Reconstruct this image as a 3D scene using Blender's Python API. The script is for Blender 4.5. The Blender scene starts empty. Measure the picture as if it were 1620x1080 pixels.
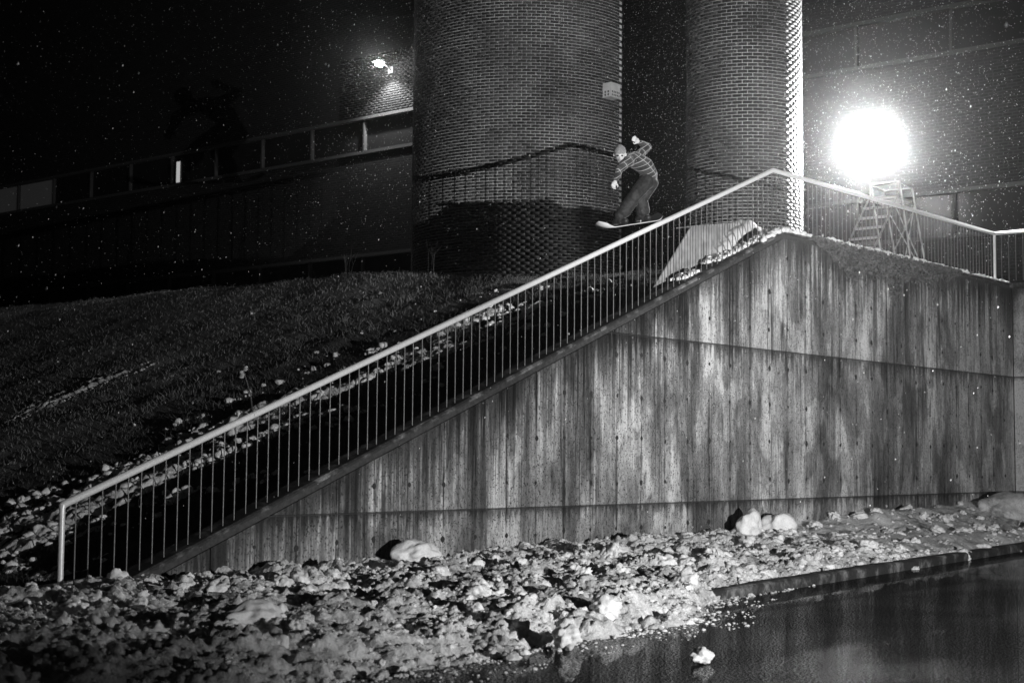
import bpy, bmesh, math, random
import numpy as np
from mathutils import Vector, Matrix

random.seed(7)
rng = np.random.default_rng(7)
S = bpy.context.scene
COL = S.collection
PI = math.pi

# ------------------------------------------------------------------ camera
YAW, PITCH, ROLL = math.radians(40), math.atan(178.7 / 2430), 0.008
fh = Vector((math.cos(YAW), math.sin(YAW), 0)); rh = Vector((math.sin(YAW), -math.cos(YAW), 0)); zu = Vector((0, 0, 1))
fw = fh * math.cos(PITCH) + zu * math.sin(PITCH); u0 = zu * math.cos(PITCH) - fh * math.sin(PITCH)
cr = rh * math.cos(ROLL) + u0 * math.sin(ROLL); cu = u0 * math.cos(ROLL) - rh * math.sin(ROLL)
CAM = Vector((0, 0, 1.6))
cd = bpy.data.cameras.new('camera'); cam = bpy.data.objects.new('camera', cd); COL.objects.link(cam)
cam.matrix_world = Matrix(((cr.x, cu.x, -fw.x, CAM.x), (cr.y, cu.y, -fw.y, CAM.y), (cr.z, cu.z, -fw.z, CAM.z), (0, 0, 0, 1)))
cd.sensor_width = 36; cd.lens = 54; cd.clip_end = 600; cd.clip_start = 0.1
cd.dof.use_dof = True; cd.dof.focus_distance = 21.5; cd.dof.aperture_fstop = 2.8
S.camera = cam
# ------------------------------------------------------------------ night sky
w = bpy.data.worlds.new('World'); S.world = w; w.use_nodes = True
wn = w.node_tree; bg = wn.nodes['Background']
sk = wn.nodes.new('ShaderNodeTexSky'); sk.sky_type = 'NISHITA'; sk.sun_disc = False
sk.sun_elevation = math.radians(-4); sk.sun_rotation = math.radians(200)
bw = wn.nodes.new('ShaderNodeRGBToBW')
wn.links.new(sk.outputs[0], bw.inputs[0]); wn.links.new(bw.outputs[0], bg.inputs[0]); bg.inputs[1].default_value = 0.08
# ------------------------------------------------------------------ strobes (positions and powers)
KEY_POS = Vector((9.2, -3.1, 1.65)); KEY_AIM = Vector((21.6, 13.0, 5.9)); KEY_W = 14500; SPILL_W = 9800
BACK_POS = Vector((35.90, 18.14, 9.62)); BACK_AIM = Vector((18.0, 11.0, 6.5)); BACK_W = 13000; TOWER_SPOT_W = 2600
HAZE_DENSITY = 0.00047
S.view_settings.view_transform = 'Standard'; S.view_settings.look = 'None'
S.view_settings.exposure = 0; S.view_settings.gamma = 1; S.view_settings.use_curve_mapping = False
S.render.engine = 'CYCLES'
cy = S.cycles
cy.use_denoising = True; cy.max_bounces = 6; cy.diffuse_bounces = 3; cy.glossy_bounces = 3; cy.volume_bounces = 0
cy.sample_clamp_indirect = 4; cy.caustics_reflective = False; cy.caustics_refractive = False

# ================================================================== helpers
PERM = rng.permutation(256); PERM = np.concatenate([PERM, PERM])
GR = rng.normal(size=(256, 3)); GR /= np.linalg.norm(GR, axis=1)[:, None]

def perlin(x, y, z=0.0):
    x, y, z = np.broadcast_arrays(np.asarray(x, float), np.asarray(y, float), np.asarray(z, float))
    xi, yi, zi = np.floor(x).astype(int), np.floor(y).astype(int), np.floor(z).astype(int)
    xf, yf, zf = x - xi, y - yi, z - zi
    f = lambda t: t * t * t * (t * (t * 6 - 15) + 10)
    u, v, q = f(xf), f(yf), f(zf)
    def g(a, b, c):
        h = PERM[PERM[PERM[(xi + a) & 255] + ((yi + b) & 255)] + ((zi + c) & 255)]
        G = GR[h]
        return G[..., 0] * (xf - a) + G[..., 1] * (yf - b) + G[..., 2] * (zf - c)
    l = lambda a, b, t: a + t * (b - a)
    return l(l(l(g(0, 0, 0), g(1, 0, 0), u), l(g(0, 1, 0), g(1, 1, 0), u), v),
             l(l(g(0, 0, 1), g(1, 0, 1), u), l(g(0, 1, 1), g(1, 1, 1), u), v), q) * 1.6

def fbm(x, y, z=0.0, o=4):
    s, a, t = 0, 1.0, 0
    for k in range(o):
        s = s + a * perlin(np.asarray(x) * 2**k + 17.3 * k, np.asarray(y) * 2**k + 5.1 * k, np.asarray(z) * 2**k); t += a; a *= .5
    return s / t

def sstep(a, b, x):
    t = np.clip((np.asarray(x, float) - a) / (b - a), 0, 1)
    return t * t * (3 - 2 * t)

def npmesh(name, V, F, smooth=False):
    V = np.asarray(V, dtype=np.float32).reshape(-1, 3); F = np.asarray(F, dtype=np.int32)
    me = bpy.data.meshes.new(name); n, k = F.shape
    me.vertices.add(len(V)); me.vertices.foreach_set('co', V.ravel())
    me.loops.add(n * k); me.loops.foreach_set('vertex_index', F.ravel())
    me.polygons.add(n); me.polygons.foreach_set('loop_start', np.arange(0, n * k, k, dtype=np.int32))
    me.polygons.foreach_set('loop_total', np.full(n, k, dtype=np.int32))
    if smooth: me.polygons.foreach_set('use_smooth', np.ones(n, dtype=bool))
    me.update(calc_edges=True); me.validate()
    return me

class MB:
    def __init__(s): s.v = []; s.f = []; s.sm = []
    def add(s, vs, fs, smooth=False):
        b = len(s.v); s.v += [tuple(v) for v in vs]; s.f += [tuple(b + i for i in f) for f in fs]; s.sm += [smooth] * len(fs); return s
    def box(s, a, b):
        (x0, y0, z0), (x1, y1, z1) = a, b
        return s.add([(x0, y0, z0), (x1, y0, z0), (x1, y1, z0), (x0, y1, z0), (x0, y0, z1), (x1, y0, z1), (x1, y1, z1), (x0, y1, z1)],
                     [(0, 3, 2, 1), (4, 5, 6, 7), (0, 1, 5, 4), (1, 2, 6, 5), (2, 3, 7, 6), (3, 0, 4, 7)])
    def tube(s, pts, r, n=10, cap=True):
        pts = [Vector(p) for p in pts]; rs = r if isinstance(r, (list, tuple)) else [r] * len(pts)
        rings = []; prev = None
        for i, p in enumerate(pts):
            d = ((pts[min(i + 1, len(pts) - 1)] - p).normalized() + (p - pts[max(i - 1, 0)]).normalized()).normalized()
            a = prev if prev is not None else (Vector((0, 0, 1)) if abs(d.z) < .9 else Vector((1, 0, 0)))
            a = (a - d * a.dot(d)).normalized(); b = d.cross(a); prev = a
            sc = 1.0
            if 0 < i < len(pts) - 1:
                sc = 1
            rings.append([p + (a * math.cos(t) + b * math.sin(t)) * rs[i] * sc for t in [2 * PI * k / n for k in range(n)]])
        vs = [v for rg in rings for v in rg]; fs = []
        for i in range(len(pts) - 1):
            for k in range(n):
                fs.append((i * n + k, i * n + (k + 1) % n, (i + 1) * n + (k + 1) % n, (i + 1) * n + k))
        s.add(vs, fs, True)
        if cap:
            s.add(rings[0], [tuple(range(n))[::-1]]); s.add(rings[-1], [tuple(range(n))])
        return s
    def prism(s, poly, axis_off):
        n = len(poly); a = [Vector(p) for p in poly]; b = [p + Vector(axis_off) for p in a]
        return s.add(a + b, [tuple(range(n))[::-1], tuple(range(n, 2 * n))] + [(i, (i + 1) % n, n + (i + 1) % n, n + i) for i in range(n)])
    def mesh(s, name):
        me = bpy.data.meshes.new(name); me.from_pydata(s.v, [], s.f); me.polygons.foreach_set('use_smooth', s.sm)
        bm = bmesh.new(); bm.from_mesh(me); bmesh.ops.recalc_face_normals(bm, faces=bm.faces); bm.to_mesh(me); bm.free(); me.update()
        return me

def link(name, me, mat=None, parent=None):
    o = bpy.data.objects.new(name, me); COL.objects.link(o)
    if mat and me is not None and not me.materials: me.materials.append(mat)
    if parent is not None:
        o.parent = parent; o.matrix_parent_inverse = parent.matrix_world.inverted() if parent.type != 'EMPTY' else Matrix.Translation(-parent.location)
    return o

def build(name, mb, mat, parent=None): return link(name, mb.mesh(name), mat, parent)

def tag(o, label=None, cat=None, group=None, kind=None):
    for k, v in (('label', label), ('category', cat), ('group', group), ('kind', kind)):
        if v: o[k] = v
    return o

def thing(name, label, cat, loc=(0, 0, 0), group=None):
    o = bpy.data.objects.new(name, None); COL.objects.link(o); o.location = loc; o.empty_display_size = .2
    return tag(o, label, cat, group)

# ------------------------------------------------------------------ materials
class NT:
    def __init__(s, name):
        s.m = bpy.data.materials.new(name); s.m.use_nodes = True; s.t = s.m.node_tree; s.b = s.t.nodes['Principled BSDF']
    def n(s, typ, ins=None, **props):
        nd = s.t.nodes.new(typ)
        for k, v in props.items(): setattr(nd, k, v)
        for k, v in (ins or {}).items():
            if isinstance(v, bpy.types.NodeSocket): s.t.links.new(v, nd.inputs[k])
            else: nd.inputs[k].default_value = v
        return nd
    def math(s, op, a, b=0.0, c=None, clamp=False):
        nd = s.t.nodes.new('ShaderNodeMath'); nd.operation = op; nd.use_clamp = clamp
        for i, v in enumerate((a, b) if c is None else (a, b, c)):
            if isinstance(v, bpy.types.NodeSocket): s.t.links.new(v, nd.inputs[i])
            else: nd.inputs[i].default_value = v
        return nd.outputs[0]
    def pos(s, scale=(1, 1, 1), loc=(0, 0, 0)):
        g = s.n('ShaderNodeNewGeometry'); mp = s.n('ShaderNodeMapping', {0: g.outputs['Position'], 'Scale': scale, 'Location': loc}); return mp.outputs[0]
    def noise(s, vec, scale=1.0, detail=4.0, rough=.55, dist=0.0):
        return s.n('ShaderNodeTexNoise', {'Vector': vec, 'Scale': scale, 'Detail': detail, 'Roughness': rough, 'Distortion': dist}).outputs[0]
    def ramp(s, f, a, b, lo=0.0, hi=1.0):
        nd = s.n('ShaderNodeMapRange', {0: f, 1: a, 2: b, 3: lo, 4: hi}); nd.interpolation_type = 'SMOOTHSTEP'; return nd.outputs[0]
    def set(s, k, v):
        if isinstance(v, bpy.types.NodeSocket): s.t.links.new(v, s.b.inputs[k])
        else: s.b.inputs[k].default_value = v
    def grey(s, v):
        if isinstance(v, bpy.types.NodeSocket): s.t.links.new(v, s.b.inputs['Base Color'])
        else: s.b.inputs['Base Color'].default_value = (v, v, v, 1)
    def bump(s, h, strength=.3, dist=.01):
        b = s.n('ShaderNodeBump', {'Height': h, 'Strength': strength, 'Distance': dist}); s.t.links.new(b.outputs[0], s.b.inputs['Normal'])

M = {}
def simple(key, v, rough=.6, metal=0.0, var=0.0, vs=8.0, bump=0.0, bs=60.0, coat=0.0):
    m = NT(key); m.set('Roughness', rough); m.set('Metallic', metal)
    if var:
        nz = m.noise(m.pos(), vs, 5); m.grey(m.math('MULTIPLY', v, m.ramp(nz, .3, .7, 1 - var, 1 + var)))
    else: m.grey(v)
    if bump: m.bump(m.noise(m.pos(), bs, 4), bump, .01)
    M[key] = m.m; return m.m

def emis(key, v, strength):
    m = NT(key); m.grey(.1); m.b.inputs['Emission Color'].default_value = (v, v, v, 1); m.b.inputs['Emission Strength'].default_value = strength; M[key] = m.m

simple('steel', .86, .34, .15, .06, 30); simple('steel_dark', .13, .42, .5, .2, 40)
simple('alu', .38, .4, .7, .1, 30); simple('black_plastic', .03, .45); simple('white_metal', .88, .5, .0, .1, 6)
simple('core', .045, .9, 0, .3, 20); simple('tie', .03, .95); simple('ply', .32, .6, 0, .3, 5, .15, 90)
simple('mortar', .74, .9, 0, .5, .8, .4, 140)
simple('trim', .045, .7, 0, .08, 9); simple('glass', .012, .06); simple('leaf', .10, .6, 0, .6, 14); simple('stem', .05, .8)
simple('skin', .50, .5); simple('beanie', .22, .9, 0, .25, 60, .5, 160); simple('pants', .02, .75, 0, .6, 22, .9, 30); simple('boot', .022, .55)
simple('board_base', .62, .25, 0, .12, 9); simple('board_top', .06, .35); simple('hair', .03, .6); simple('lamp_body', .16, .5, .3)
simple('facade_piece', .011, .9, 0, .3, 9, .3, 60); [ (M[k].node_tree.nodes['Principled BSDF'].inputs['Sheen Weight'].__setattr__('default_value', .3), M[k].node_tree.nodes['Principled BSDF'].inputs['Sheen Roughness'].__setattr__('default_value', .3)) for k in ('pants', 'beanie', 'boot') ]
for k, v in (('trim', .1), ('facade_piece', .05), ('glass', .15)): M[k].node_tree.nodes['Principled BSDF'].inputs['Specular IOR Level'].default_value = v
emis('lamp_glow', 1, 700); emis('flash_glow', 1, 900); emis('pane_dim', 1, .008); emis('pane_lit', 1, .42)

def concrete():
    m = NT('concrete'); P = m.pos
    streak1 = m.noise(P((7.5, 1, .13)), 1.0, 5, .6)
    streak2 = m.noise(P((26, 1, .30), (3, 0, 1)), 1.0, 3, .6)
    fine = m.noise(P((34, 34, 13)), 1.0, 4, .7)
    blotch = m.noise(P((1.05, .5, .30)), 1.0, 5, .6, .5)
    blotch2 = m.noise(P((2.4, .5, 1.0), (9, 2, 4)), 1.0, 6, .65, .4)
    pit = m.noise(P((42, 42, 42)), 1.0, 2, .5)
    sand = m.noise(P((160, 160, 160)), 1.0, 2, .5)
    oi = m.n('ShaderNodeObjectInfo').outputs['Random']
    sep = m.n('ShaderNodeSeparateXYZ', {0: P()}); X, Z = sep.outputs[0], sep.outputs[2]
    # seams every 0.61 m: run-off stains down the joints
    ph = m.math('FRACT', m.math('DIVIDE', m.math('SUBTRACT', X, 19.72), .61))
    dj = m.math('MULTIPLY', m.math('ABSOLUTE', m.math('SUBTRACT', m.math('ABSOLUTE', m.math('SUBTRACT', ph, .5)), .5)), .61)
    wob = m.noise(P((5, 1, 1.1), (0, 0, 7)), 1.0, 4, .6)
    jw = m.ramp(wob, .50, .74, .006, .12)
    seam = m.math('SUBTRACT', 1.0, m.ramp(m.math('DIVIDE', dj, jw), .15, 1.0))
    # horizontal joints: grime hanging below them, broken into runs
    runs = m.noise(P((11, 1, .4), (2, 5, 0)), 1.0, 4, .65)
    def below(z0, length):
        d = m.math('SUBTRACT', z0, Z)
        on = m.math('GREATER_THAN', d, -0.015)
        return m.math('MULTIPLY', on, m.math('SUBTRACT', 1.0, m.ramp(m.math('DIVIDE', d, m.ramp(runs, .35, .75, .03, length)), .0, 1.0)))
    hj = m.math('MAXIMUM', below(.895, .5), below(3.353, .8))
    slope = m.math('MINIMUM', 5.30, m.math('SUBTRACT', 5.30, m.math('MULTIPLY', .388, m.math('SUBTRACT', 22.66, X))))
    dt = m.math('SUBTRACT', slope, Z)
    top = m.math('SUBTRACT', 1.0, m.ramp(m.math('DIVIDE', dt, m.ramp(runs, .3, .75, .15, 1.9)), .0, 1.0))
    rid = m.noise(P((4.2, 1, .10), (5, 9, 2)), 1.0, 3, .55)
    drip = m.math('MULTIPLY', m.math('SUBTRACT', 1.0, m.ramp(m.math('ABSOLUTE', m.math('SUBTRACT', rid, .5)), .004, .022)), m.ramp(m.noise(P((1.1, 1, .5), (3, 2, 8)), 1.0, 3), .44, .60))
    patch = m.ramp(m.noise(P((1.5, .5, .40), (4, 7, 1)), 1.0, 2, .4, .2), .50, .56)
    patch2 = m.ramp(m.noise(P((1.7, .5, .9), (8, 1, 6)), 1.0, 3, .5, .2), .55, .60)
    base = m.math('MULTIPLY', .29, m.ramp(blotch, .38, .62, .52, 1.35))
    base = m.math('MULTIPLY', base, m.math('SUBTRACT', 1.0, m.math('MULTIPLY', patch, .22)))
    base = m.math('MULTIPLY', base, m.math('ADD', 1.0, m.math('MULTIPLY', patch2, .55)))
    base = m.math('MULTIPLY', base, m.ramp(blotch2, .35, .65, .80, 1.12))
    base = m.math('MULTIPLY', base, m.ramp(oi, 0, 1, .93, 1.06))
    upper = m.math('SUBTRACT', 1.0, m.ramp(dt, .2, 2.3, 0.0, .80))          # water runs fade out down the wall
    st = m.math('MULTIPLY', m.ramp(streak1, .37, .58, .34, 1.22), m.ramp(streak2, .36, .56, .68, 1.10))
    base = m.math('MULTIPLY', base, m.math('ADD', 1.0, m.math('MULTIPLY', upper, m.math('SUBTRACT', st, 1.0))))
    base = m.math('MULTIPLY', base, m.ramp(fine, .34, .62, .72, 1.10))
    base = m.math('MULTIPLY', base, m.ramp(pit, .33, .42, .22, 1.0))
    base = m.math('MULTIPLY', base, m.ramp(sand, .3, .7, .78, 1.2))
    for msk, k in ((seam, .55), (hj, .65), (top, .75), (drip, .62)):
        base = m.math('MULTIPLY', base, m.math('SUBTRACT', 1.0, m.math('MULTIPLY', msk, k)))
    # pale lime runs
    lime = m.math('MULTIPLY', m.ramp(m.noise(P((15, 1, .55), (6, 3, 2)), 1.0, 4, .6), .60, .70), m.ramp(m.noise(P((.7, 1, .9), (1, 8, 3)), 1.0, 3), .46, .6))
    base = m.math('ADD', base, m.math('MULTIPLY', lime, .22))
    base = m.math('MULTIPLY', .23, m.math('POWER', m.math('DIVIDE', base, .21), 1.28))
    base = m.math('MINIMUM', base, .62)
    m.grey(base); m.set('Roughness', m.ramp(streak1, .3, .7, .55, .85))
    h = m.math('ADD', m.math('MULTIPLY', pit, .6), m.math('ADD', m.math('MULTIPLY', sand, .5), m.math('MULTIPLY', fine, .5)))
    m.bump(h, .35, .008); M['concrete'] = m.m
concrete()

def coping_mat():
    m = NT('coping'); v = m.noise(m.pos((3, 3, 3)), 1, 5, .65); q = m.noise(m.pos((40, 40, 40)), 1, 3)
    m.grey(m.math('MULTIPLY', m.ramp(v, .46, .70, .028, .24), m.ramp(q, .3, .7, .7, 1.2))); m.set('Roughness', .85); m.bump(q, .4, .01); M['coping'] = m.m
coping_mat()

def brick_mat():
    m = NT('brick'); at = m.n('ShaderNodeAttribute', attribute_name='tone').outputs['Fac']
    oi = m.n('ShaderNodeObjectInfo').outputs['Random']
    r = m.math('FRACT', m.math('ADD', at, m.math('MULTIPLY', oi, 3.7)))
    v = m.noise(m.pos((50, 50, 50)), 1, 3)
    big = m.noise(m.pos((.5, .5, .5)), 1, 3)
    c = m.math('MULTIPLY', m.ramp(r, 0, 1, .030, .075), m.ramp(v, .3, .7, .75, 1.25))
    m.grey(m.math('MULTIPLY', c, m.ramp(big, .35, .65, .55, 1.45))); m.set('Roughness', .7); m.bump(v, .4, .006); M['brick'] = m.m
brick_mat()

def facade_mat():
    m = NT('facade_brick')
    g = m.n('ShaderNodeNewGeometry'); sep = m.n('ShaderNodeSeparateXYZ', {0: g.outputs['Position']})
    cmb = m.n('ShaderNodeCombineXYZ', {0: sep.outputs[1], 1: sep.outputs[2], 2: 0.0})
    b = m.n('ShaderNodeTexBrick', {'Vector': cmb.outputs[0], 'Color1': (.009, .009, .009, 1), 'Color2': (.016, .016, .016, 1), 'Mortar': (.024, .024, .024, 1),
             'Scale': 1.0, 'Mortar Size': .012, 'Brick Width': .251, 'Row Height': .0837, 'Mortar Smooth': .1})
    m.t.links.new(b.outputs[0], m.b.inputs['Base Color']); m.set('Roughness', .95); m.set('Specular IOR Level', .05)
    bp = m.n('ShaderNodeBump', {'Height': b.outputs[1], 'Strength': .6, 'Distance': .01}); bp.invert = True
    m.t.links.new(bp.outputs[0], m.b.inputs['Normal']); M['facade'] = m.m
facade_mat()

def snow_mat():
    m = NT('snow'); P = m.pos
    d1 = m.noise(P(), 1.1, 6, .65, .5); d2 = m.noise(P(), 9, 5, .65); d3 = m.noise(P(), 45, 4, .6)
    dirt = m.math('MULTIPLY', m.ramp(d1, .43, .64), m.ramp(d2, .34, .58))
    c = m.math('SUBTRACT', .80, m.math('MULTIPLY', dirt, .52))
    c = m.math('MULTIPLY', c, m.ramp(d3, .3, .62, .74, 1.03))
    m.grey(c); m.set('Roughness', .6)
    m.bump(m.math('ADD', m.math('MULTIPLY', d2, 1.0), d3), .55, .03); M['snow'] = m.m
    m = NT('clean_snow'); q = m.noise(m.pos(), 30, 4); m.grey(m.ramp(q, .3, .7, .74, .88)); m.set('Roughness', .6); m.bump(q, .4, .02); M['clean_snow'] = m.m
    m = NT('flake'); m.grey(.9); m.set('Roughness', .5); M['flake'] = m.m
snow_mat()

def road_mat():
    m = NT('wet_asphalt'); P = m.pos
    wet = m.noise(P((.30, .30, .30)), 1, 5, .62, .5); ag = m.noise(P((75, 75, 75)), 1, 2, .6); rip = m.noise(P((2.5, 2.5, 2.5)), 1, 3); grit = m.noise(P((55, 55, 55)), 1, 4, .7)
    film = m.ramp(m.math('ADD', grit, m.math('MULTIPLY', m.math('SUBTRACT', wet, .5), -.12)), .505, .470)          # standing water between the stones
    m.grey(m.math('MULTIPLY', .018, m.ramp(ag, .3, .7, .4, 1.8)))
    m.set('Roughness', m.math('SUBTRACT', .95, m.math('MULTIPLY', film, .93)))
    m.set('Specular IOR Level', m.math('ADD', .0, m.math('MULTIPLY', film, .2)))
    m.bump(m.math('ADD', m.math('MULTIPLY', rip, .3), m.math('MULTIPLY', m.math('MULTIPLY', ag, m.math('SUBTRACT', 1.03, film)), .6)), .03, .010); M['road'] = m.m
road_mat()

def lawn_mat():
    m = NT('lawn'); P = m.pos; a = m.noise(P(), .8, 6, .65); b = m.noise(P(), 25, 4, .65)
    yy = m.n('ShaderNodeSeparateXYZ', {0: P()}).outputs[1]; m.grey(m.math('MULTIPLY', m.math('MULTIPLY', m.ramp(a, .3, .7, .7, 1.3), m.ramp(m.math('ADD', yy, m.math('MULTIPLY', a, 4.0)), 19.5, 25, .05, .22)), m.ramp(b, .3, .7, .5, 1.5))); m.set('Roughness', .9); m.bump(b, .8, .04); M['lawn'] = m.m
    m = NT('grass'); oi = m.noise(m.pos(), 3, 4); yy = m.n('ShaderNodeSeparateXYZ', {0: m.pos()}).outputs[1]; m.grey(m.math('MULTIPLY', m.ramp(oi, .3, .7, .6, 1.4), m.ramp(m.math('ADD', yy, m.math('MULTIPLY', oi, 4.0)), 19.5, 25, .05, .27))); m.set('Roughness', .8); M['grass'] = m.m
lawn_mat()

def plaid_mat():
    m = NT('plaid'); g = m.n('ShaderNodeNewGeometry'); mp = m.n('ShaderNodeMapping', {0: g.outputs['Position'], 'Rotation': (0, math.radians(38), 0)})
    sep = m.n('ShaderNodeSeparateXYZ', {0: mp.outputs[0]})
    def band(o, per, wd, off=0.0):
        f = m.math('FRACT', m.math('ADD', m.math('DIVIDE', o, per), off)); return m.math('LESS_THAN', f, wd)
    a = m.math('ADD', band(sep.outputs[0], .13, .45), band(sep.outputs[2], .13, .45))
    thin = m.math('MAXIMUM', band(sep.outputs[0], .13, .07, .3), band(sep.outputs[2], .065, .11, .3))
    c = m.math('ADD', m.math('MULTIPLY', a, -.022), .055)
    c = m.math('MAXIMUM', m.math('ADD', c, m.math('MULTIPLY', thin, .30)), .012)
    m.grey(c); m.set('Roughness', .8); m.bump(m.noise(m.pos(), 22, 3), .6, .02); m.set('Sheen Weight', .4); m.set('Sheen Roughness', .45); M['plaid'] = m.m
plaid_mat()

# ================================================================== setting
W = 13.04                                    # plane of the big wall face
def coping_z(X): return np.minimum(5.404, 5.404 - .388 * (22.66 - np.asarray(X, float)))
def rail_z(X): return np.minimum(6.42, 6.42 - .391 * (22.48 - np.asarray(X, float)))
def kerb_y(X): return 9.35 + .1 * (np.asarray(X, float) - 15.5)

g = MB(); g.add([(-120, -120, -.06), (160, -120, -.06), (160, 160, -.06), (-120, 160, -.06)], [(0, 1, 2, 3)])
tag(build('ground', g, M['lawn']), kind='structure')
g = MB()
xs = [-60, -10, 0, 10, 20, 32.4]
g.add([(x, -60, 0) for x in xs] + [(x, kerb_y(x), 0) for x in xs], [(i, i + 1, 7 + i, 6 + i) for i in range(5)])
tag(build('road', g, M['road']), kind='structure')
g = MB(); A = [(-30, 0), (34, 0)]
prof = [(0.0, -.05), (0.0, .11), (.025, .13), (.16, .13), (.16, -.05)]
xs = np.arange(-24, 32.5, 2.0); vs = [(x + .004, kerb_y(x) + p[0], p[1]) for x in xs for p in prof]; n = len(prof)
kerb_root = tag(thing('kerb', 'long concrete kerb edging the wet road', 'kerb'), kind='structure')
for x in xs:
    k = MB(); a, b = x + .006, min(x + 2.0 - .006, 32.4)
    k.add([(a, kerb_y(a) + p[0], p[1]) for p in prof] + [(b, kerb_y(b) + p[0], p[1]) for p in prof],
          [(i, (i + 1) % n, n + (i + 1) % n, n + i) for i in range(n)] + [tuple(range(n)), tuple(range(n, 2 * n))])
    build('kerb_stone', k, M['coping'], kerb_root)
g = MB(); xs = np.arange(-24, 33, 2.0)
g.add([(x, kerb_y(x) + .165, .10) for x in xs] + [(x, W + .2 if x < 32 else W + .2, .10) for x in xs], [(i, i + 1, len(xs) + i + 1, len(xs) + i) for i in range(len(xs) - 1)])
tag(build('verge', g, M['lawn']), kind='structure')

def hill_z(X, Y):
    X, Y = np.asarray(X, float), np.asarray(Y, float)
    a = 5.404 - .388 * (22.66 - X) - .30
    a = np.logaddexp(a * 5, .12 * 5) / 5
    cap = 5.12 + .78 * sstep(18, 27, Y)
    k = 4.0
    z = -np.logaddexp(-a * k, -cap * k) / k
    z = z + .10 * fbm(X * .5, Y * .5, 3.3) * sstep(13.3, 15, Y) + .07 * fbm(X * 1.3, Y * 1.3, 9.3) * sstep(13.5, 15, Y) * (1 - .8 * sstep(19, 24, Y)) + .035 * fbm(X * 2.1, Y * 2.1, 7.7)
    return z
def grid(fx, xs, ys):
    X, Y = np.meshgrid(xs, ys, indexing='ij'); Z = fx(X, Y)
    V = np.stack([X, Y, Z], -1).reshape(-1, 3); nx, ny = X.shape
    i = np.arange(nx - 1)[:, None] * ny + np.arange(ny - 1)[None]; i = i.ravel()
    return V, np.stack([i, i + ny, i + ny + 1, i + 1], 1)
ysf = np.concatenate([np.arange(13.30, 30, .12), np.arange(30, 86.5, .4)])
V, F = grid(hill_z, np.concatenate([np.arange(-40, 6, 1.0), np.arange(6, 38.6, .12)]), ysf)
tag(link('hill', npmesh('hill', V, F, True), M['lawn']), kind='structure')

# ------------------------------------------------------------------ the big concrete wall
wall = thing('retaining_wall', 'tall stained concrete wall with sloping top under the steel railing', 'wall', (20, W, 0))
def clip(poly, f):
    out = []
    for i in range(len(poly)):
        a, b = poly[i], poly[(i + 1) % len(poly)]; fa, fb = f(a), f(b)
        if fa <= 0: out.append(a)
        if fa * fb < 0:
            t = fa / (fa - fb); out.append((a[0] + t * (b[0] - a[0]), a[1] + t * (b[1] - a[1])))
    return out
XEND = 32.45
cols = [19.72 + .61 * k for k in range(-18, 22)]; cols = [c for c in cols if c < XEND - .05]
rows = [-.3, .895, 3.353, 5.6]
gp = .0045
for i, x0 in enumerate(cols):
    x1 = cols[i + 1] if i + 1 < len(cols) else XEND
    for r in range(3):
        po = [(x0 + gp, rows[r] + gp), (x1 - gp, rows[r] + gp), (x1 - gp, rows[r + 1] - gp), (x0 + gp, rows[r + 1] - gp)]
        po = clip(po, lambda p: p[1] - (5.404 - .388 * (22.66 - p[0]) - .135)); po = clip(po, lambda p: p[1] - (5.404 - .135)) if po else po
        if len(po) < 3: continue
        off = random.uniform(-.003, .003)
        build('panel', MB().prism([(x, W + off, z) for x, z in po], (0, .06, 0)), M['concrete'], wall)
co = MB()
top = [(9.2, float(coping_z(9.2)) - .053), (22.66, 5.351), (XEND + .01, 5.351)]
co.prism([(9.2, W + .028, -.4)] + [(x, W + .028, z) for x, z in top] + [(XEND + .01, W + .028, -.4)], (0, .27, 0))
build('core', co, M['core'], wall)
cp = MB(); pts = [(8.9, float(coping_z(8.9))), (22.66, 5.404), (XEND, 5.404)]
sec = [(-.012, -.052), (-.016, -.02), (.010, .0), (.31, .0), (.31, -.052)]
vs = [(x, W + a, z + b) for x, z in pts for a, b in sec]; n = len(sec)
cp.add(vs, [(i * n + k, i * n + (k + 1) % n, (i + 1) * n + (k + 1) % n, (i + 1) * n + k) for i in range(2) for k in range(n)] + [tuple(range(n)), tuple(range(2 * n, 3 * n))])
build('coping', cp, M['coping'], wall)
tm = MB(); ringv = [(math.cos(2 * PI * k / 8), math.sin(2 * PI * k / 8)) for k in range(8)]
rj = [1.0, .9, 1.05, .95, 1.1, 1.0, 1.1, .92]
tm.add([(a * .030 * q, -.004, b * .030 * q) for (a, b), q in zip(ringv, rj)] + [(a * .018, -.007, b * .018) for a, b in ringv], [(i, (i + 1) % 8, 8 + (i + 1) % 8, 8 + i) for i in range(8)] + [tuple(range(8, 16))])
tie_me = tm.mesh('tie_hole'); tie_me.materials.append(M['tie'])
nt = 0
for x in cols[1:]:
    for z in (.56, 1.22, 1.83, 2.44, 3.05, 3.72, 4.33, 4.94):
        if z < coping_z(x) - .35 and nt < 290:
            o = link('tie_hole', tie_me, None, wall); s = random.uniform(.7, 1.35) * random.choice((-1, 1))
            o.location = (x + random.uniform(-.012, .012), W - .001, z + random.uniform(-.03, .03)); o.scale = (s, 1, abs(s) * random.uniform(.9, 1.35)); nt += 1
# wall turning towards the viewer at the far right
rw = thing('side_wall', 'dark concrete wall turning off at the far right corner', 'wall', (XEND, 9, 0))
for k in range(12):
    y1 = W - .02 - k * .61
    for z0, z1 in ((-.3, .895), (.895, 3.353), (3.353, 5.27)):
        build('panel', MB().box((XEND - .02, y1 - .61 + gp, z0 + gp), (XEND + .05, y1 - gp, z1 - gp)), M['concrete'], rw)
build('core', MB().box((XEND + .02, W - 7.4, -.4), (XEND + .3, W + .2, 5.30)), M['core'], rw)
build('coping', MB().box((XEND - .06, W - 7.4, 5.305), (XEND + .32, W + .3, 5.40)), M['coping'], rw)

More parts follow.
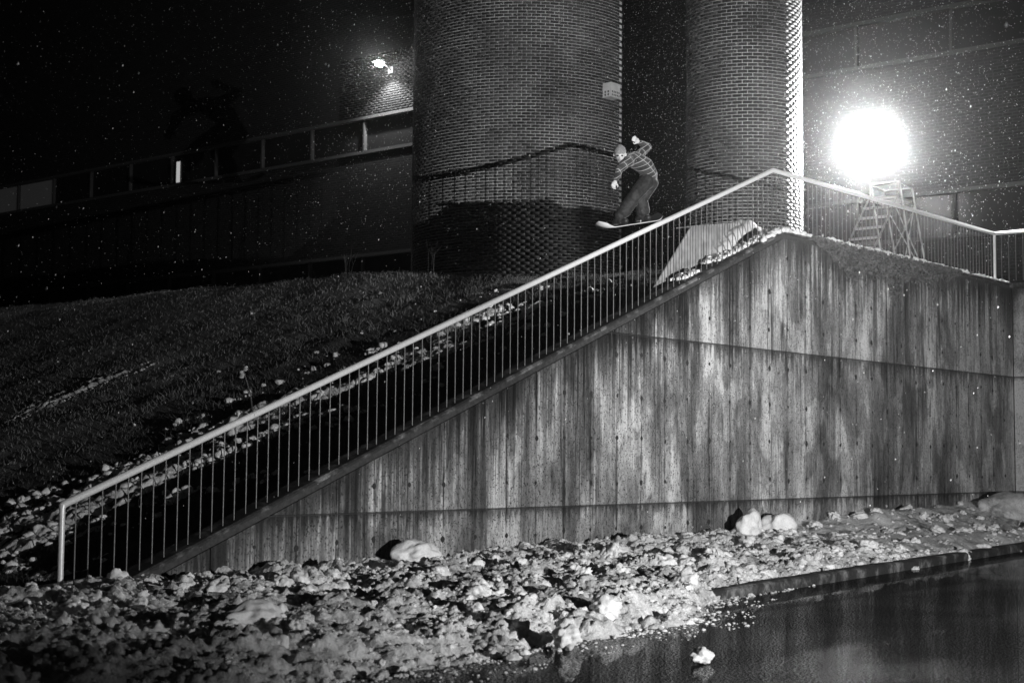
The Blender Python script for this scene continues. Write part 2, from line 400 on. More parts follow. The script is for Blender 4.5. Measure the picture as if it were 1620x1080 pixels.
# ------------------------------------------------------------------ railing
rail = thing('steel_railing', 'long pipe railing with thin balusters climbing the sloping wall top', 'railing', (8.8, W + .1, .2))
RY = W + .10
cuts = [8.8, 11.2, 14.5, 17.0, 19.6, 22.48]
for a, b in zip(cuts[:-1], cuts[1:]):
    e = .002
    build('handrail', MB().tube([(a + (e if a > 9 else 0), RY, float(rail_z(a + (e if a > 9 else 0)))), (b - (e if b < 22 else 0), RY, float(rail_z(b - (e if b < 22 else 0))))], .038, 20), M['steel'], rail)
build('handrail', MB().tube([(22.478, RY, 6.42), (31.77, RY, 6.42), (31.78, RY - .01, 6.42), (31.78, 5.7, 6.42)], .038, 20), M['steel'], rail)
build('end_post', MB().tube([(8.8, RY, 1.075), (8.8, RY, .02)], .030, 16), M['steel'], rail)
build('elbow', MB().tube([(8.8, RY, 1.04), (8.8, RY, 1.066), (8.812, RY, float(rail_z(8.812))), (8.85, RY, float(rail_z(8.85)))], .0382, 16), M['steel'], rail)
build('corner_post', MB().tube([(31.78, RY, 6.42), (31.78, RY, 5.36)], .027, 14), M['steel'], rail)
bal = MB().tube([(0, 0, 0), (0, 0, 1)], .0075, 8); bal_me = bal.mesh('baluster'); bal_me.materials.append(M['steel_dark'])
def baluster(x, y, z0, z1):
    o = link('baluster', bal_me, None, rail); o.location = (x + random.uniform(-.004, .004), y, z0); o.scale = (1, 1, z1 - z0)
x = 8.8 + .155
while x < 31.7:
    baluster(x, RY, max(float(coping_z(x)) - .03, .08), float(rail_z(x)) - .02); x += .155
y = RY - .155
while y > 10.5:
    baluster(31.78, y, 5.38, 6.40); y -= .155

# ------------------------------------------------------------------ brick towers
CW, CH = .251, .0837
def tower(name, label, c, R, a0, a1, z0, z1, pickdir, pickz):
    t = thing(name, label, 'tower', (c[0], c[1], z0))
    nb = int(round(R * 2 * PI / CW)); da = 2 * PI / nb
    full = (a1 - a0) >= 2 * PI - .01
    seg = 96; mo = MB(); r0 = R - .011
    an = [a0 + (a1 - a0) * i / seg for i in range(seg + 1)]
    mo.add([(c[0] + r0 * math.cos(a), c[1] + r0 * math.sin(a), z) for z in (z0, z1) for a in an], [(i, i + 1, seg + 2 + i, seg + 1 + i) for i in range(seg)], True)
    mo.add([(c[0] + r0 * math.cos(a), c[1] + r0 * math.sin(a), z1) for a in an], [tuple(range(seg + 1))])
    build('mortar', mo, M['mortar'], t)
    hl, hh = (CW - .013) / 2 / R, (CH - .013) / 2
    def proto(R):
        V = []
        for rr in (R - .02, R):
            for zz in (-hh, hh):
                for k in (-1, 0, 1): V.append((rr * math.cos(k * hl) , rr * math.sin(k * hl), zz))
        F = [(6, 7, 10, 9), (7, 8, 11, 10), (0, 6, 9, 3), (8, 2, 5, 11), (0, 1, 7, 6), (1, 2, 8, 7), (9, 10, 4, 3), (10, 11, 5, 4)]
        return np.array(V), np.array(F)
    PV, PF = proto(R)
    cells = []
    nr = int((z1 - z0) / CH)
    for r in range(nr):
        for k in range(nb):
            a = (k + .5 * (r % 2)) * da
            aa = (a - a0) % (2 * PI)
            if full or (hl < aa < (a1 - a0) - hl): cells.append((a, z0 + (r + .5) * CH))
    cells = np.array(cells)
    dd = np.abs((cells[:, 0] - pickdir + PI) % (2 * PI) - PI) * R
    order = np.argsort(np.hypot(dd, (cells[:, 1] - pickz) * 1.1))
    ind, rest = order[:300], order[300:]
    PVc = PV - np.array((R, 0, 0)); bm_me = npmesh('brick', PVc, PF); bm_me.materials.append(M['brick'])
    for q in ind:
        a, z = cells[q]; a = float(a); o = link('brick', bm_me, None, t)
        rr = R + random.uniform(-.0025, .0025)
        o.location = (c[0] + rr * math.cos(a), c[1] + rr * math.sin(a), float(z)); o.rotation_euler = (random.gauss(0, .004), 0, a)
    a = cells[rest, 0]; ca, sa = np.cos(a)[:, None], np.sin(a)[:, None]; j = 1 + rng.uniform(-.0025, .0025, len(a))[:, None] / R
    Vx = (PV[None, :, 0] * ca - PV[None, :, 1] * sa) * j + c[0]; Vy = (PV[None, :, 0] * sa + PV[None, :, 1] * ca) * j + c[1]
    Vz = PV[None, :, 2] + cells[rest, 1][:, None] + rng.normal(0, .0012, len(a))[:, None]
    V = np.stack([Vx, Vy, np.broadcast_to(Vz, Vx.shape)], -1).reshape(-1, 3); nv = len(PV)
    F = (PF[None] + (np.arange(len(a)) * nv)[:, None, None]).reshape(-1, 4)
    me = npmesh('brickwork', V, F); at = me.attributes.new('tone', 'FLOAT', 'FACE'); at.data.foreach_set('value', np.repeat(rng.random(len(a)), len(PF)).astype(np.float32))
    tag(link('brickwork', me, M['brick'], t), kind='stuff')
    return t
FX = 38.0
t1 = tower('round_brick_tower', 'wide rounded brick tower carrying the railing shadow', (33.6, 27.8), 3.2, math.radians(82), math.radians(277), 4.6, 17.5, math.radians(232), 10.0)
for a, b in (((33.98, 24.64), (38.0, 27.50)), ((34.03, 30.95), (38.0, 31.20))):
    d = Vector((b[0] - a[0], b[1] - a[1], 0)).normalized(); nn = Vector((-d.y, d.x, 0)) * (.12 if a[1] < 28 else -.12)
    build('side_wall', MB().prism([(a[0], a[1], 4.6), (b[0], b[1], 4.6), (b[0], b[1], 17.5), (a[0], a[1], 17.5)], nn), M['facade'], t1)
tower('round_brick_column', 'narrower round brick tower beside the glaring light', (32.66, 19.91), 1.44, 0, 2 * PI, 4.6, 17.5, math.radians(222), 9.6)

# ------------------------------------------------------------------ brick building behind
bld = thing('brick_building', 'long dark brick building with ribbon windows behind the towers', 'building', (FX, 40, 3))
Y0, Y1 = 0.0, 86.0
for z0, z1 in ((3.0, 7.345), (8.64, 12.22), (13.58, 24.6)):
    build('wall', MB().box((FX, Y0, z0), (FX + .35, Y1, z1)), M['facade'], bld)
for z0, z1 in ((7.346, 8.639), (12.221, 13.579)): build('wall', MB().box((FX + .002, 22.37, z0), (FX + .35, 36.13, z1)), M['facade'], bld)
build('wall', MB().box((FX + .36, Y0, 3.0), (FX + .6, Y1, 24.6)), M['core'], bld)
for z, nm in ((8.596, 'window_head'), (13.525, 'window_head'), (7.389, 'window_sill'), (12.274, 'window_sill')):
    d = .05 if nm == 'window_sill' else .02
    for a, b in ((Y0, 22.36), (36.14, Y1)): build(nm, MB().box((FX - d, a, z - .055), (FX + .33, b, z + .055)), M['trim'], bld)
for k in range(-6, 25):
    ya, yb = 16.843 + 2.757 * k, 16.843 + 2.757 * (k + 1)
    if ya < Y0 or yb > Y1 or 21.8 < ya < 34.6: continue
    for z0, z1 in ((7.446, 8.539), (12.331, 13.468)):
        lit = z0 > 10 and ya > 57.5
        p = build('window', MB().box((FX + .16, ya + .03, z0), (FX + .17, yb - .03, z1)), M['pane_dim'] if lit else M['glass'], bld)
        build('mullion', MB().box((FX + .02, ya - .045, z0), (FX + .2, ya + .03, z1)), M['trim'], p)
build('lit_blind', MB().box((FX + .10, 49.46, 12.34), (FX + .13, 49.66, 13.22)), M['pane_lit'], bld)
# brick courses proud of the facade where the wall lamp rakes over them
V, F = [], []; tn = []
r = 0; z = 13.60
while z < 15.75:
    y = 35.4 + (r % 2) * CW / 2
    while y < 40.0:
        d = random.uniform(.006, .014); a = (FX - d, y, z); b = (FX + .02, y + CW - .013, z + CH - .013); n0 = len(V)
        V += [(a[0], a[1], a[2]), (a[0], b[1], a[2]), (a[0], b[1], b[2]), (a[0], a[1], b[2]), (b[0], a[1], a[2]), (b[0], b[1], a[2]), (b[0], b[1], b[2]), (b[0], a[1], b[2])]
        F += [tuple(n0 + q for q in f) for f in ((0, 3, 2, 1), (0, 1, 5, 4), (3, 7, 6, 2), (1, 2, 6, 5), (0, 4, 7, 3))]; tn += [random.random()] * 5; y += CW
    z += CH; r += 1
me = npmesh('brickwork', V, F); at = me.attributes.new('tone', 'FLOAT', 'FACE'); at.data.foreach_set('value', np.array(tn, dtype=np.float32))
tag(link('brickwork', me, M['facade_piece'], bld), kind='stuff')

# ------------------------------------------------------------------ lamps and strobes
def spot(name, pos, aim, watts, size, blend, radius):
    l = bpy.data.lights.new(name, 'SPOT'); l.energy = watts; l.spot_size = math.radians(size); l.spot_blend = blend; l.shadow_soft_size = radius
    o = bpy.data.objects.new(name, l); COL.objects.link(o); o.location = pos
    o.rotation_euler = (Vector(aim) - Vector(pos)).to_track_quat('-Z', 'Y').to_euler(); return o

def strobe(name, label, pos, aim, ground_z, watts, size, blend, radius):
    t = thing(name, label, 'strobe', (pos.x, pos.y, ground_z))
    d = (aim - pos).normalized(); back = pos - d * .10
    build('stand_pole', MB().tube([(back.x, back.y, ground_z + .15), (back.x, back.y, back.z - .07)], .014, 10), M['steel_dark'], t)
    for k in range(3):
        a = k * 2 * PI / 3 + .4
        build('leg', MB().tube([(back.x, back.y, ground_z + .7), (back.x + .5 * math.cos(a), back.y + .5 * math.sin(a), ground_z + .01)], .011, 8), M['steel_dark'], t)
    build('lamp_head', MB().tube([back - d * .28, back - d * .02, back, back + d * .05], [.06, .065, .07, .10], 18), M['black_plastic'], t)
    f = MB(); q = pos - d * .045; s = d.cross(zu).normalized(); u = s.cross(d)
    f.add([q + (s * math.cos(a) + u * math.sin(a)) * .092 for a in [2 * PI * k / 20 for k in range(20)]], [tuple(range(20))])
    build('flash_face', f, M['flash_glow'], t)
    lights = []
    if size < 180:
        lights.append(spot('strobe_light', pos + d * .02, aim, watts, size, blend, radius))
        lights.append(spot('strobe_second_spot', pos + d * .025, pos + Vector((1.0, 1, .0)) * 10, SPILL_W, 126, 1.0, radius))
    else:                                                    # wide reflector
        lights.append(spot('strobe_light', pos + d * .02, aim, watts, 168, .5, radius))
        lights.append(spot('strobe_second_spot', pos + d * .03, Vector((33.2, 18.72, 9.1)), TOWER_SPOT_W, 88, .5, radius))   # added spot without a head of its own, brightens the brick tower's edge
    for L in lights: L.parent = t; L.matrix_parent_inverse = Matrix.Translation(-t.location)
    return t
strobe('flash_strobe', 'camera flash on a light stand standing on the road, lighting the wall', KEY_POS, KEY_AIM, 0.0, KEY_W, 38, 1.0, .016)
strobe('flash_strobe', 'glaring flash on a stand above the platform ladder', BACK_POS, BACK_AIM, 5.12, BACK_W, 360, .5, .08)

wl = thing('wall_lamp', 'lit floodlight on a short arm on the brick wall left of the towers', 'lamp', (37.3, 37.5, 14.8))
ax, ay, az = 37.25, 37.44, 15.11
build('arm', MB().tube([(38.0, ay + .10, az - .08), (37.7, ay + .07, az + .04), (37.42, ay + .02, az + .08)], .025, 10), M['lamp_body'], wl)
build('wall_plate', MB().box((37.955, ay - .02, az - .18), (38.0, ay + .22, az + .04)), M['lamp_body'], wl)
hd = MB(); hd.add([(ax - .17, ay - .15, az + .06), (ax + .25, ay - .15, az + .06), (ax + .25, ay + .15, az + .06), (ax - .17, ay + .15, az + .06), (ax - .09, ay - .09, az + .16), (ax + .21, ay - .09, az + .16), (ax + .21, ay + .09, az + .16), (ax - .09, ay + .09, az + .16)],
   [(0, 3, 2, 1), (4, 5, 6, 7), (0, 1, 5, 4), (1, 2, 6, 5), (2, 3, 7, 6), (3, 0, 4, 7)])
build('lamp_head', hd, M['lamp_body'], wl)
build('bulb', MB().tube([(ax - .05, ay, az + .0), (ax + .15, ay, az + .0)], .085, 12), M['lamp_glow'], wl)
o = spot('lamp_light', (37.50, ay + .02, az - .10), (37.53, ay + .05, 0), 2600, 118, .7, .05); o.parent = wl; o.matrix_parent_inverse = Matrix.Translation(-wl.location)

# ------------------------------------------------------------------ vent box on the tower
vb = thing('vent_box', 'small pale metal vent box high on the wide brick tower', 'vent', (33.3, 24.6, 11.3))
vx0, vx1, vy0, vy1, vz0, vz1 = 33.12, 33.54, 24.36, 24.66, 11.30, 11.69
build('hood', MB().box((vx0, vy0, vz0), (vx1, vy1, vz1)), M['white_metal'], vb)
for k in range(5):
    for r in range(2):
        x = vx0 + .05 + k * .075; z = vz0 + .03 + r * .085
        build('slot', MB().box((x, vy0 - .004, z), (x + .035, vy0 + .01, z + .055)), M['black_plastic'], vb)
for k in range(2):
    for r in range(2):
        y = vy0 + .07 + k * .10; z = vz0 + .03 + r * .085
        build('slot', MB().box((vx0 - .004, y, z), (vx0 + .01, y + .04, z + .055)), M['black_plastic'], vb)

# ------------------------------------------------------------------ platform ladder
ld = thing('platform_ladder', 'aluminium rolling platform ladder standing behind the railing', 'ladder', (29.3, 14.6, 5.1))
ya, yb = 14.25, 14.90; GZ = 5.12
def bar(nm, p, q, r=.016): return build(nm, MB().tube([p, q], r, 8), M['alu'], ld)
for yy in (ya, yb):
    bar('stringer', (27.75, yy, GZ), (29.52, yy, 7.12), .02)
    bar('handle_post', (29.52, yy, 7.12), (29.57, yy, 7.36), .018)
    bar('leg', (29.57, yy, 7.36), (30.22, yy, GZ), .02)
    bar('leg', (30.14, yy, 7.30), (30.98, yy, GZ), .02)
    bar('top_rail', (29.57, yy, 7.34), (30.14, yy, 7.29), .016)
    if yy == ya: bar('brace', (29.3, yy, 6.86), (30.85, yy, 5.42), .014); bar('brace', (28.9, yy, 5.5), (30.3, yy, 6.9), .014)
bar('top_rail', (29.57, ya, 7.36), (29.57, yb, 7.36), .02); bar('top_rail', (30.14, ya, 7.30), (30.14, yb, 7.30), .016)
bar('brace', (30.25, ya, 6.95), (30.9, yb, 5.35), .012); bar('brace', (30.25, yb, 6.95), (30.9, ya, 5.35), .012)
for k in range(8):
    f = (k + 1) / 8.3; x = 27.75 + 1.77 * f; z = GZ + 2.0 * f
    build('step', MB().box((x - .07, ya, z - .02), (x + .07, yb, z + .012)), M['alu'], ld)
build('platform', MB().box((29.48, ya, 6.98), (30.12, yb, 7.02)), M['alu'], ld)

# ------------------------------------------------------------------ take-off ramp
rp = thing('takeoff_ramp', 'plywood take-off ramp beside the railing with snow piled on its right', 'ramp', (21, 13.8, 4.6))
fr = [(19.55, 4.10), (20.70, 5.28), (22.14, 5.51), (22.14, 4.6), (21.2, 4.3)]
build('side_panel', MB().prism([(x, 13.62, z) for x, z in fr], (0, .02, 0)), M['ply'], rp)
dk = MB(); dk.add([(20.70, 13.60, 5.285), (22.14, 13.60, 5.515), (22.14, 13.90, 5.515), (20.70, 13.90, 5.285)], [(0, 1, 2, 3)]); dk.prism([(20.70, 13.60, 5.282), (22.14, 13.60, 5.512), (22.14, 13.90, 5.512), (20.70, 13.90, 5.282)], (0, 0, .02))
build('deck', dk, M['ply'], rp)

# ------------------------------------------------------------------ snowboard and rider
def remesh(name, caps, mat, parent, vox=.010, smooth=3, extra=None):
    bm = bmesh.new()
    def ball(p, r):
        mt = Matrix.Translation(p) @ Matrix.Diagonal((r[0], r[1], r[2], 1)) if isinstance(r, tuple) else Matrix.Translation(p) @ Matrix.Scale(r, 4)
        bmesh.ops.create_icosphere(bm, subdivisions=2, radius=1.0, matrix=mt)
    for p, ra, q, rb in caps:
        p, q = Vector(p), Vector(q); n = max(2, int((q - p).length / (min(ra, rb) * .35)) + 1)
        for i in range(n + 1):
            t = i / n; ball(p.lerp(q, t), ra + (rb - ra) * t)
    for p, r in (extra or []): ball(Vector(p), r)
    me = bpy.data.meshes.new(name); bm.to_mesh(me); bm.free()
    tmp = bpy.data.objects.new('tmp_' + name, me); COL.objects.link(tmp)
    r = tmp.modifiers.new('r', 'REMESH'); r.mode = 'VOXEL'; r.voxel_size = vox; r.use_smooth_shade = True
    if smooth:
        s = tmp.modifiers.new('s', 'SMOOTH'); s.iterations = smooth; s.factor = .5
    dg = bpy.context.evaluated_depsgraph_get(); out = bpy.data.meshes.new_from_object(tmp.evaluated_get(dg)); out.name = name
    bpy.data.objects.remove(tmp); bpy.data.meshes.remove(me)
    out.materials.clear()
    return link(name, out, mat, parent)

V3 = Vector
bA, bB = V3((19.10, RY, 5.150)), V3((17.60, RY, 4.835))       # tail and nose
bd = (bB - bA).normalized(); bl = (bB - bA).length; bn = V3((-bd.z * -1, 0, 0)); bside = V3((0, 1, 0)); bup = bd.cross(bside) * -1
if bup.z < 0: bup = -bup
sb = thing('snowboard', 'snowboard with pale base touching the handrail under the rider', 'snowboard', tuple(bA.lerp(bB, .5)))
bv, bf = [], []; NS = 36
for i in range(NS + 1):
    s = i / NS; e = min(s, 1 - s) * bl
    wd = .128 + .018 * abs(2 * s - 1) ** 2
    if e < .16: wd *= math.sqrt(max(0.0, 1 - ((.16 - e) / .16) ** 2)) * .985 + .015
    lift = .0 if e > .24 else .11 * ((.24 - e) / .24) ** 2
    cpt = bA + bd * (s * bl) + bup * lift
    for yy, hh in ((-wd, .0), (wd, .0), (wd, .012), (-wd, .012)): bv.append(cpt + bside * yy + bup * hh)
base_m, top_m = MB(), MB()
for i in range(NS):
    a, b = i * 4, i * 4 + 4
    bf += [(a, a + 1, b + 1, b), (a + 1, a + 2, b + 2, b + 1), (a + 3, a, b, b + 3)]
base_m.add(bv, bf + [(0, 1, 2, 3), (NS * 4, NS * 4 + 1, NS * 4 + 2, NS * 4 + 3)], True)
top_m.add([v + bup * .0005 for v in bv], [(i * 4 + 2, i * 4 + 3, i * 4 + 7, i * 4 + 6) for i in range(NS)], True)
build('base', base_m, M['board_base'], sb); build('top_sheet', top_m, M['board_top'], sb)
def on_board(X, h): s = (bA.x - X) / (bA.x - bB.x); return bA + (bB - bA) * s + bup * h
fF, fR = on_board(18.13, .012), on_board(18.70, .012)
for f in (fF, fR):
    b = MB()
    c = [f + bd * a + bside * y for a, y in ((-.065, -.12), (.065, -.12), (.065, .12), (-.065, .12))]
    b.prism([v + bup * .001 for v in c], bup * .02); build('binding', b, M['boot'], sb)

pr = thing('person', 'snowboarder in plaid shirt and beanie crouching on the handrail, one arm raised', 'person', tuple(on_board(18.4, .03)))
J = dict(head=(18.192, 13.215, 6.034), neck=(18.334, 13.174, 6.005), chest=(18.415, 13.111, 5.972), mid=(18.521, 12.996, 5.880), waist=(18.571, 12.951, 5.758), hip=(18.587, 12.974, 5.655),
    shF=(18.248, 13.089, 5.922), elF=(18.095, 13.150, 5.788), wrF=(18.051, 13.187, 5.625), shR=(18.589, 13.125, 6.085), elR=(18.715, 13.081, 6.213), wrR=(18.613, 13.154, 6.268),
    hipF=(18.500, 12.950, 5.640), knF=(18.255, 12.97, 5.42), hipR=(18.668, 12.992, 5.650), knR=(18.575, 13.12, 5.385))
J = {k: V3(v) for k, v in J.items()}
anF, anR = fF + bup * .12, fR + bup * .12
def hand(wr, tip_dir, pn):
    d = tip_dir.normalized(); s = d.cross(pn).normalized(); n = pn.normalized(); c = []
    palm = wr + d * .055
    c.append((wr, .026, palm, .034)); c.append((palm - s * .02, .022, palm + s * .022, .022))
    for k, (o, ln) in enumerate(((-.030, .062), (-.011, .072), (.010, .068), (.029, .052))):
        r0 = palm + d * .028 + s * o; r1 = r0 + d * ln * .55 + n * .008 + s * o * .25; r2 = r1 + d * ln * .35 + n * .026
        c += [(r0, .0105, r1, .010), (r1, .010, r2, .0085)]
    t0 = palm - d * .02 - s * .028; t1 = t0 - s * .035 + d * .03 + n * .012; t2 = t1 + d * .03 + n * .012
    c += [(t0, .013, t1, .0115), (t1, .0115, t2, .009)]
    return c
hd = J['head']; look = V3((-.62, -.50, -.42)).normalized(); lside = look.cross(zu).normalized(); lup = lside.cross(look)
body = [(J['hip'], .10, J['waist'], .10), (J['waist'], .10, J['mid'], .11), (J['mid'], .11, J['chest'], .105), (J['chest'], .09, J['neck'], .055), (J['neck'], .052, hd - lup * .05, .05),
        (J['chest'], .07, J['shF'], .055), (J['chest'], .07, J['shR'], .055), (J['shF'], .05, J['elF'], .04), (J['elF'], .04, J['wrF'], .028), (J['shR'], .05, J['elR'], .04), (J['elR'], .04, J['wrR'], .028),
        (J['hip'], .09, J['hipF'], .085), (J['hip'], .09, J['hipR'], .085), (J['hipF'], .085, J['knF'], .058), (J['knF'], .056, anF, .04), (J['hipR'], .085, J['knR'], .058), (J['knR'], .056, anR, .04)]
body += hand(J['wrF'], V3((-.033, .03, -.115)), V3((-.3, -.9, .1))) + hand(J['wrR'], V3((-.067, .045, .045)), V3((-.4, -.85, -.2)))
head_extra = [(hd + lup * .02, (.088, .088, .095)), (hd + look * .028 - lup * .02, (.070, .070, .075)), (hd + look * .05 - lup * .075, .040), (hd + look * .098 - lup * .02, .014), (hd + look * .103 - lup * .032, .016),
              (hd + lside * .085 - lup * .01, (.016, .022, .030)), (hd - lside * .085 - lup * .01, (.016, .022, .030)), (hd + look * .088 - lup * .062, .016)]
bd_o = remesh('body', body, M['skin'], pr, .0075, 3, head_extra)
for s in (-1, 1):
    e = MB(); c = hd + look * .089 + lside * .031 * s + lup * .004
    bm = bmesh.new(); bmesh.ops.create_uvsphere(bm, u_segments=10, v_segments=8, radius=.0145, matrix=Matrix.Translation(c)); me = bpy.data.meshes.new('eye'); bm.to_mesh(me); bm.free(); link('eye', me, M['hair'], pr)
remesh('mouth', [(hd + look * .097 - lup * .064 - lside * .018, .006, hd + look * .097 - lup * .064 + lside * .018, .006)], M['hair'], pr, .003, 1)
def up(k, d): return J[k] + d
shirt = [(J['hip'] + zu * .03, .128, J['waist'], .128), (J['waist'], .126, J['mid'], .135), (J['mid'], .135, J['chest'], .128), (J['chest'], .115, J['neck'] + V3((.02, 0, -.02)), .075),
         (J['chest'], .085, J['shF'], .075), (J['chest'], .085, J['shR'], .075), (J['shF'], .073, J['elF'], .06), (J['elF'], .06, J['wrF'].lerp(J['elF'], .12), .046), (J['shR'], .073, J['elR'], .060), (J['elR'], .060, J['wrR'].lerp(J['elR'], .15), .046),
         (J['neck'], .066, J['neck'].lerp(hd, .35) - zu * .03, .062)]
sh = remesh('shirt', shirt, M['plaid'], pr, .010, 3)
pants = [(J['hip'] + zu * .02, .126, J['hip'], .125), (J['hip'], .122, J['hipF'], .12), (J['hip'], .122, J['hipR'], .12), (J['hipF'], .12, J['knF'], .10), (J['knF'], .10, anF + zu * .03, .09), (J['hipR'], .12, J['knR'], .10), (J['knR'], .10, anR + zu * .03, .09)]
for a, b in (('knF', anF), ('knR', anR)):
    for k in range(3):
        c = J[a].lerp(b, .35 + .2 * k) + V3((random.uniform(-.015, .015), -.01, 0)); pants.append((c - V3((.02, 0, .0)), .098, c + V3((.02, 0, .01)), .096))
remesh('pants', pants, M['pants'], pr, .011, 2)
for f, an in ((fF, anF), (fR, anR)):
    remesh('boot', [(f + bup * .062 - bside * .09, .044, f + bup * .066 + bside * .10, .042), (f + bup * .08 + bside * .06, .052, an + bside * .05 + zu * .05, .06), (f + bup * .05, .05, an, .058)], M['boot'], pr, .010, 2)
cap_pts = [(hd + lup * .035 - look * .008, (.098, .098, .092)), (hd + lup * .045 - look * .03, (.094, .094, .085)), (hd + lup * .09 - look * .02, .055)]
be = remesh('beanie', [], M['beanie'], pr, .008, 2, cap_pts)
# open the beanie below the brow line
bm = bmesh.new(); bm.from_mesh(be.data)
geo = bm.verts[:] + bm.edges[:] + bm.faces[:]
bmesh.ops.bisect_plane(bm, geom=geo, plane_co=hd + lup * .028 + look * .05, plane_no=(lup + look * .25).normalized() * -1, clear_outer=True)
bm.to_mesh(be.data); bm.free()

# ------------------------------------------------------------------ snow
def ico(sub):
    bm = bmesh.new(); bmesh.ops.create_icosphere(bm, subdivisions=sub, radius=1.0); bm.verts.ensure_lookup_table()
    V = np.array([v.co[:] for v in bm.verts]); F = np.array([[v.index for v in f.verts] for f in bm.faces]); bm.free(); return V, F
ICO = {k: ico(k) for k in (1, 2, 3, 4)}
def rotmats(n):
    q = rng.normal(size=(n, 4)); q /= np.linalg.norm(q, axis=1)[:, None]; a, b, c, d = q.T
    return np.stack([np.stack([1 - 2 * (c * c + d * d), 2 * (b * c - a * d), 2 * (b * d + a * c)], -1), np.stack([2 * (b * c + a * d), 1 - 2 * (b * b + d * d), 2 * (c * d - a * b)], -1),
                     np.stack([2 * (b * d - a * c), 2 * (c * d + a * b), 1 - 2 * (b * b + c * c)], -1)], 1)
def clods(C, size, sub, rough=.45, freq=1.6):
    B, F = ICO[sub]; n = len(C); off = rng.uniform(0, 90, (n, 1, 3)); D = np.broadcast_to(B[None], (n, len(B), 3))
    q = D * freq + off
    r = 1 + rough * perlin(q[..., 0], q[..., 1], q[..., 2])
    if sub >= 2: q2 = D * freq * 2.7 + off; r = r + rough * .55 * perlin(q2[..., 0], q2[..., 1], q2[..., 2])
    if sub >= 3: q2 = D * freq * 6 + off; r = r + rough * .32 * np.abs(perlin(q2[..., 0], q2[..., 1], q2[..., 2]))
    an = rng.uniform(.65, 1.25, (n, 1, 3))
    P = D * r[..., None] * an; P = np.einsum('nij,nvj->nvi', rotmats(n), P); P[..., 2] *= .8
    P = P * np.asarray(size)[:, None, None] + np.asarray(C)[:, None, :]
    return P.reshape(-1, 3), (F[None] + (np.arange(n) * len(B))[:, None, None]).reshape(-1, 3)
def merge(parts):
    Vs, Fs, b = [], [], 0
    for V, F in parts: Vs.append(V); Fs.append(F + b); b += len(V)
    return np.concatenate(Vs), np.concatenate(Fs)

def edge_y(X):
    X = np.asarray(X, float)
    return kerb_y(X) + .12 - .95 * (1 - sstep(12.2, 15.6, X)) + .22 * fbm(X * .9, X * 0 + 2.2, 5.5)
def bank_h(X, Y):
    X, Y = np.asarray(X, float), np.asarray(Y, float); e = edge_y(X); t = np.clip((Y - e) / (13.0 - e), -.3, 1.2)
    lump = fbm(X * .8, Y * .9, 1.7, 3)
    top = .20 + .10 * sstep(13, 17, X) + .05 * sstep(20, 24, X) + .16 * sstep(23, 26, X) + .10 * sstep(28.5, 30.5, X)
    body = .13 + .16 * sstep(0, .25, t) + (top - .18) * sstep(.35, 1.0, t)
    rough = 1 - .72 * sstep(18, 23, X)
    h = body * sstep(-.02, .10, t) + .10 * lump * sstep(0, .2, t)
    h = h + rough * (.21 * np.abs(perlin(X * 1.5, Y * 1.7, .3)) + .065 * np.abs(perlin(X * 4.1, Y * 4.1, 7.3)) + .075 * np.abs(perlin(X * 8.3, Y * 8.3, 4.3)) - .12 + .036 * np.abs(perlin(X * 13, Y * 13, 2.3)) + .02 * np.abs(perlin(X * 25, Y * 25, 6.3))) * sstep(-.03, .03, t)
    h = h + (1 - rough) * .12 * np.abs(perlin(X * 1.3, Y * 2.2, 8.1)) * sstep(.1, .4, t)
    fade = sstep(-3, 1.5, X) * (1 - sstep(12.6, 14.2, Y) * (1 - sstep(8.6, 9.2, X)))
    return h * fade - .12 * (1 - sstep(-.06, .03, t)) - .3 * (1 - fade) * sstep(12.6, 14.2, Y)
xs = np.concatenate([np.arange(-4, 4, .10), np.arange(4, 17, .017), np.arange(17, 22, .026), np.arange(22, 32.43, .045)])
NJ = 300
X, Tt = np.meshgrid(xs, np.linspace(0, 1, NJ), indexing='ij'); E = edge_y(X) - .25
yend = np.where(X < 9.0, 14.4, W + .0)
Yg = E + (yend - E) * Tt; Zg = bank_h(X, Yg)
V = np.stack([X, Yg, Zg], -1).reshape(-1, 3); i = (np.arange(len(xs) - 1)[:, None] * NJ + np.arange(NJ - 1)[None]).ravel()
FQ = np.stack([i, i + NJ, i + NJ + 1, i + 1], 1)
tag(link('snow_bank', npmesh('snow_bank', V, FQ, True), M['snow']), 'ploughed dirty snow heaped along the foot of the concrete wall', 'snow', kind='stuff')
# clods tumbled over the bank
def scatter(n, x0, x1, power=1.0, lo=-.03, hi=1.0):
    X = rng.uniform(x0, x1, n); t = lo + (hi - lo) * rng.random(n) ** power; e = edge_y(X); Y = e + (12.95 - e) * t
    m = np.where(X < 8.6, True, Y < 12.96); return X[m], Y[m]
parts = []
def put(n, x0, x1, smin, smax, sub, power=1.0, sink=.25, lo=-.03, hi=1.0, thr=-.25, flat=False):
    X, Y = scatter(n, x0, x1, power, lo, hi); k = fbm(X * 1.3, Y * 1.3, 9.9, 3) > thr; X, Y = X[k], Y[k]
    s = smin * (smax / smin) ** (rng.random(len(X)) ** 1.8); z = np.maximum(bank_h(X, Y), .0) + s * (.5 - sink)
    parts.append(clods(np.stack([X, Y, z], -1), s, sub))
put(12000, 4.0, 17, .007, .032, 2, 1.0, .5); put(900, 4.2, 17, .03, .08, 3, 1.0, .62, thr=-.1)
put(3200, 15, 22, .010, .036, 2, .9, .5); put(500, 15, 22, .035, .09, 3, .9, .6); put(500, 21, 31, .015, .05, 2, 1.2, .4)
put(700, 5, 15.5, .005, .024, 2, 2.0, .3, -.12, .12, thr=.0)
small = parts; parts = []
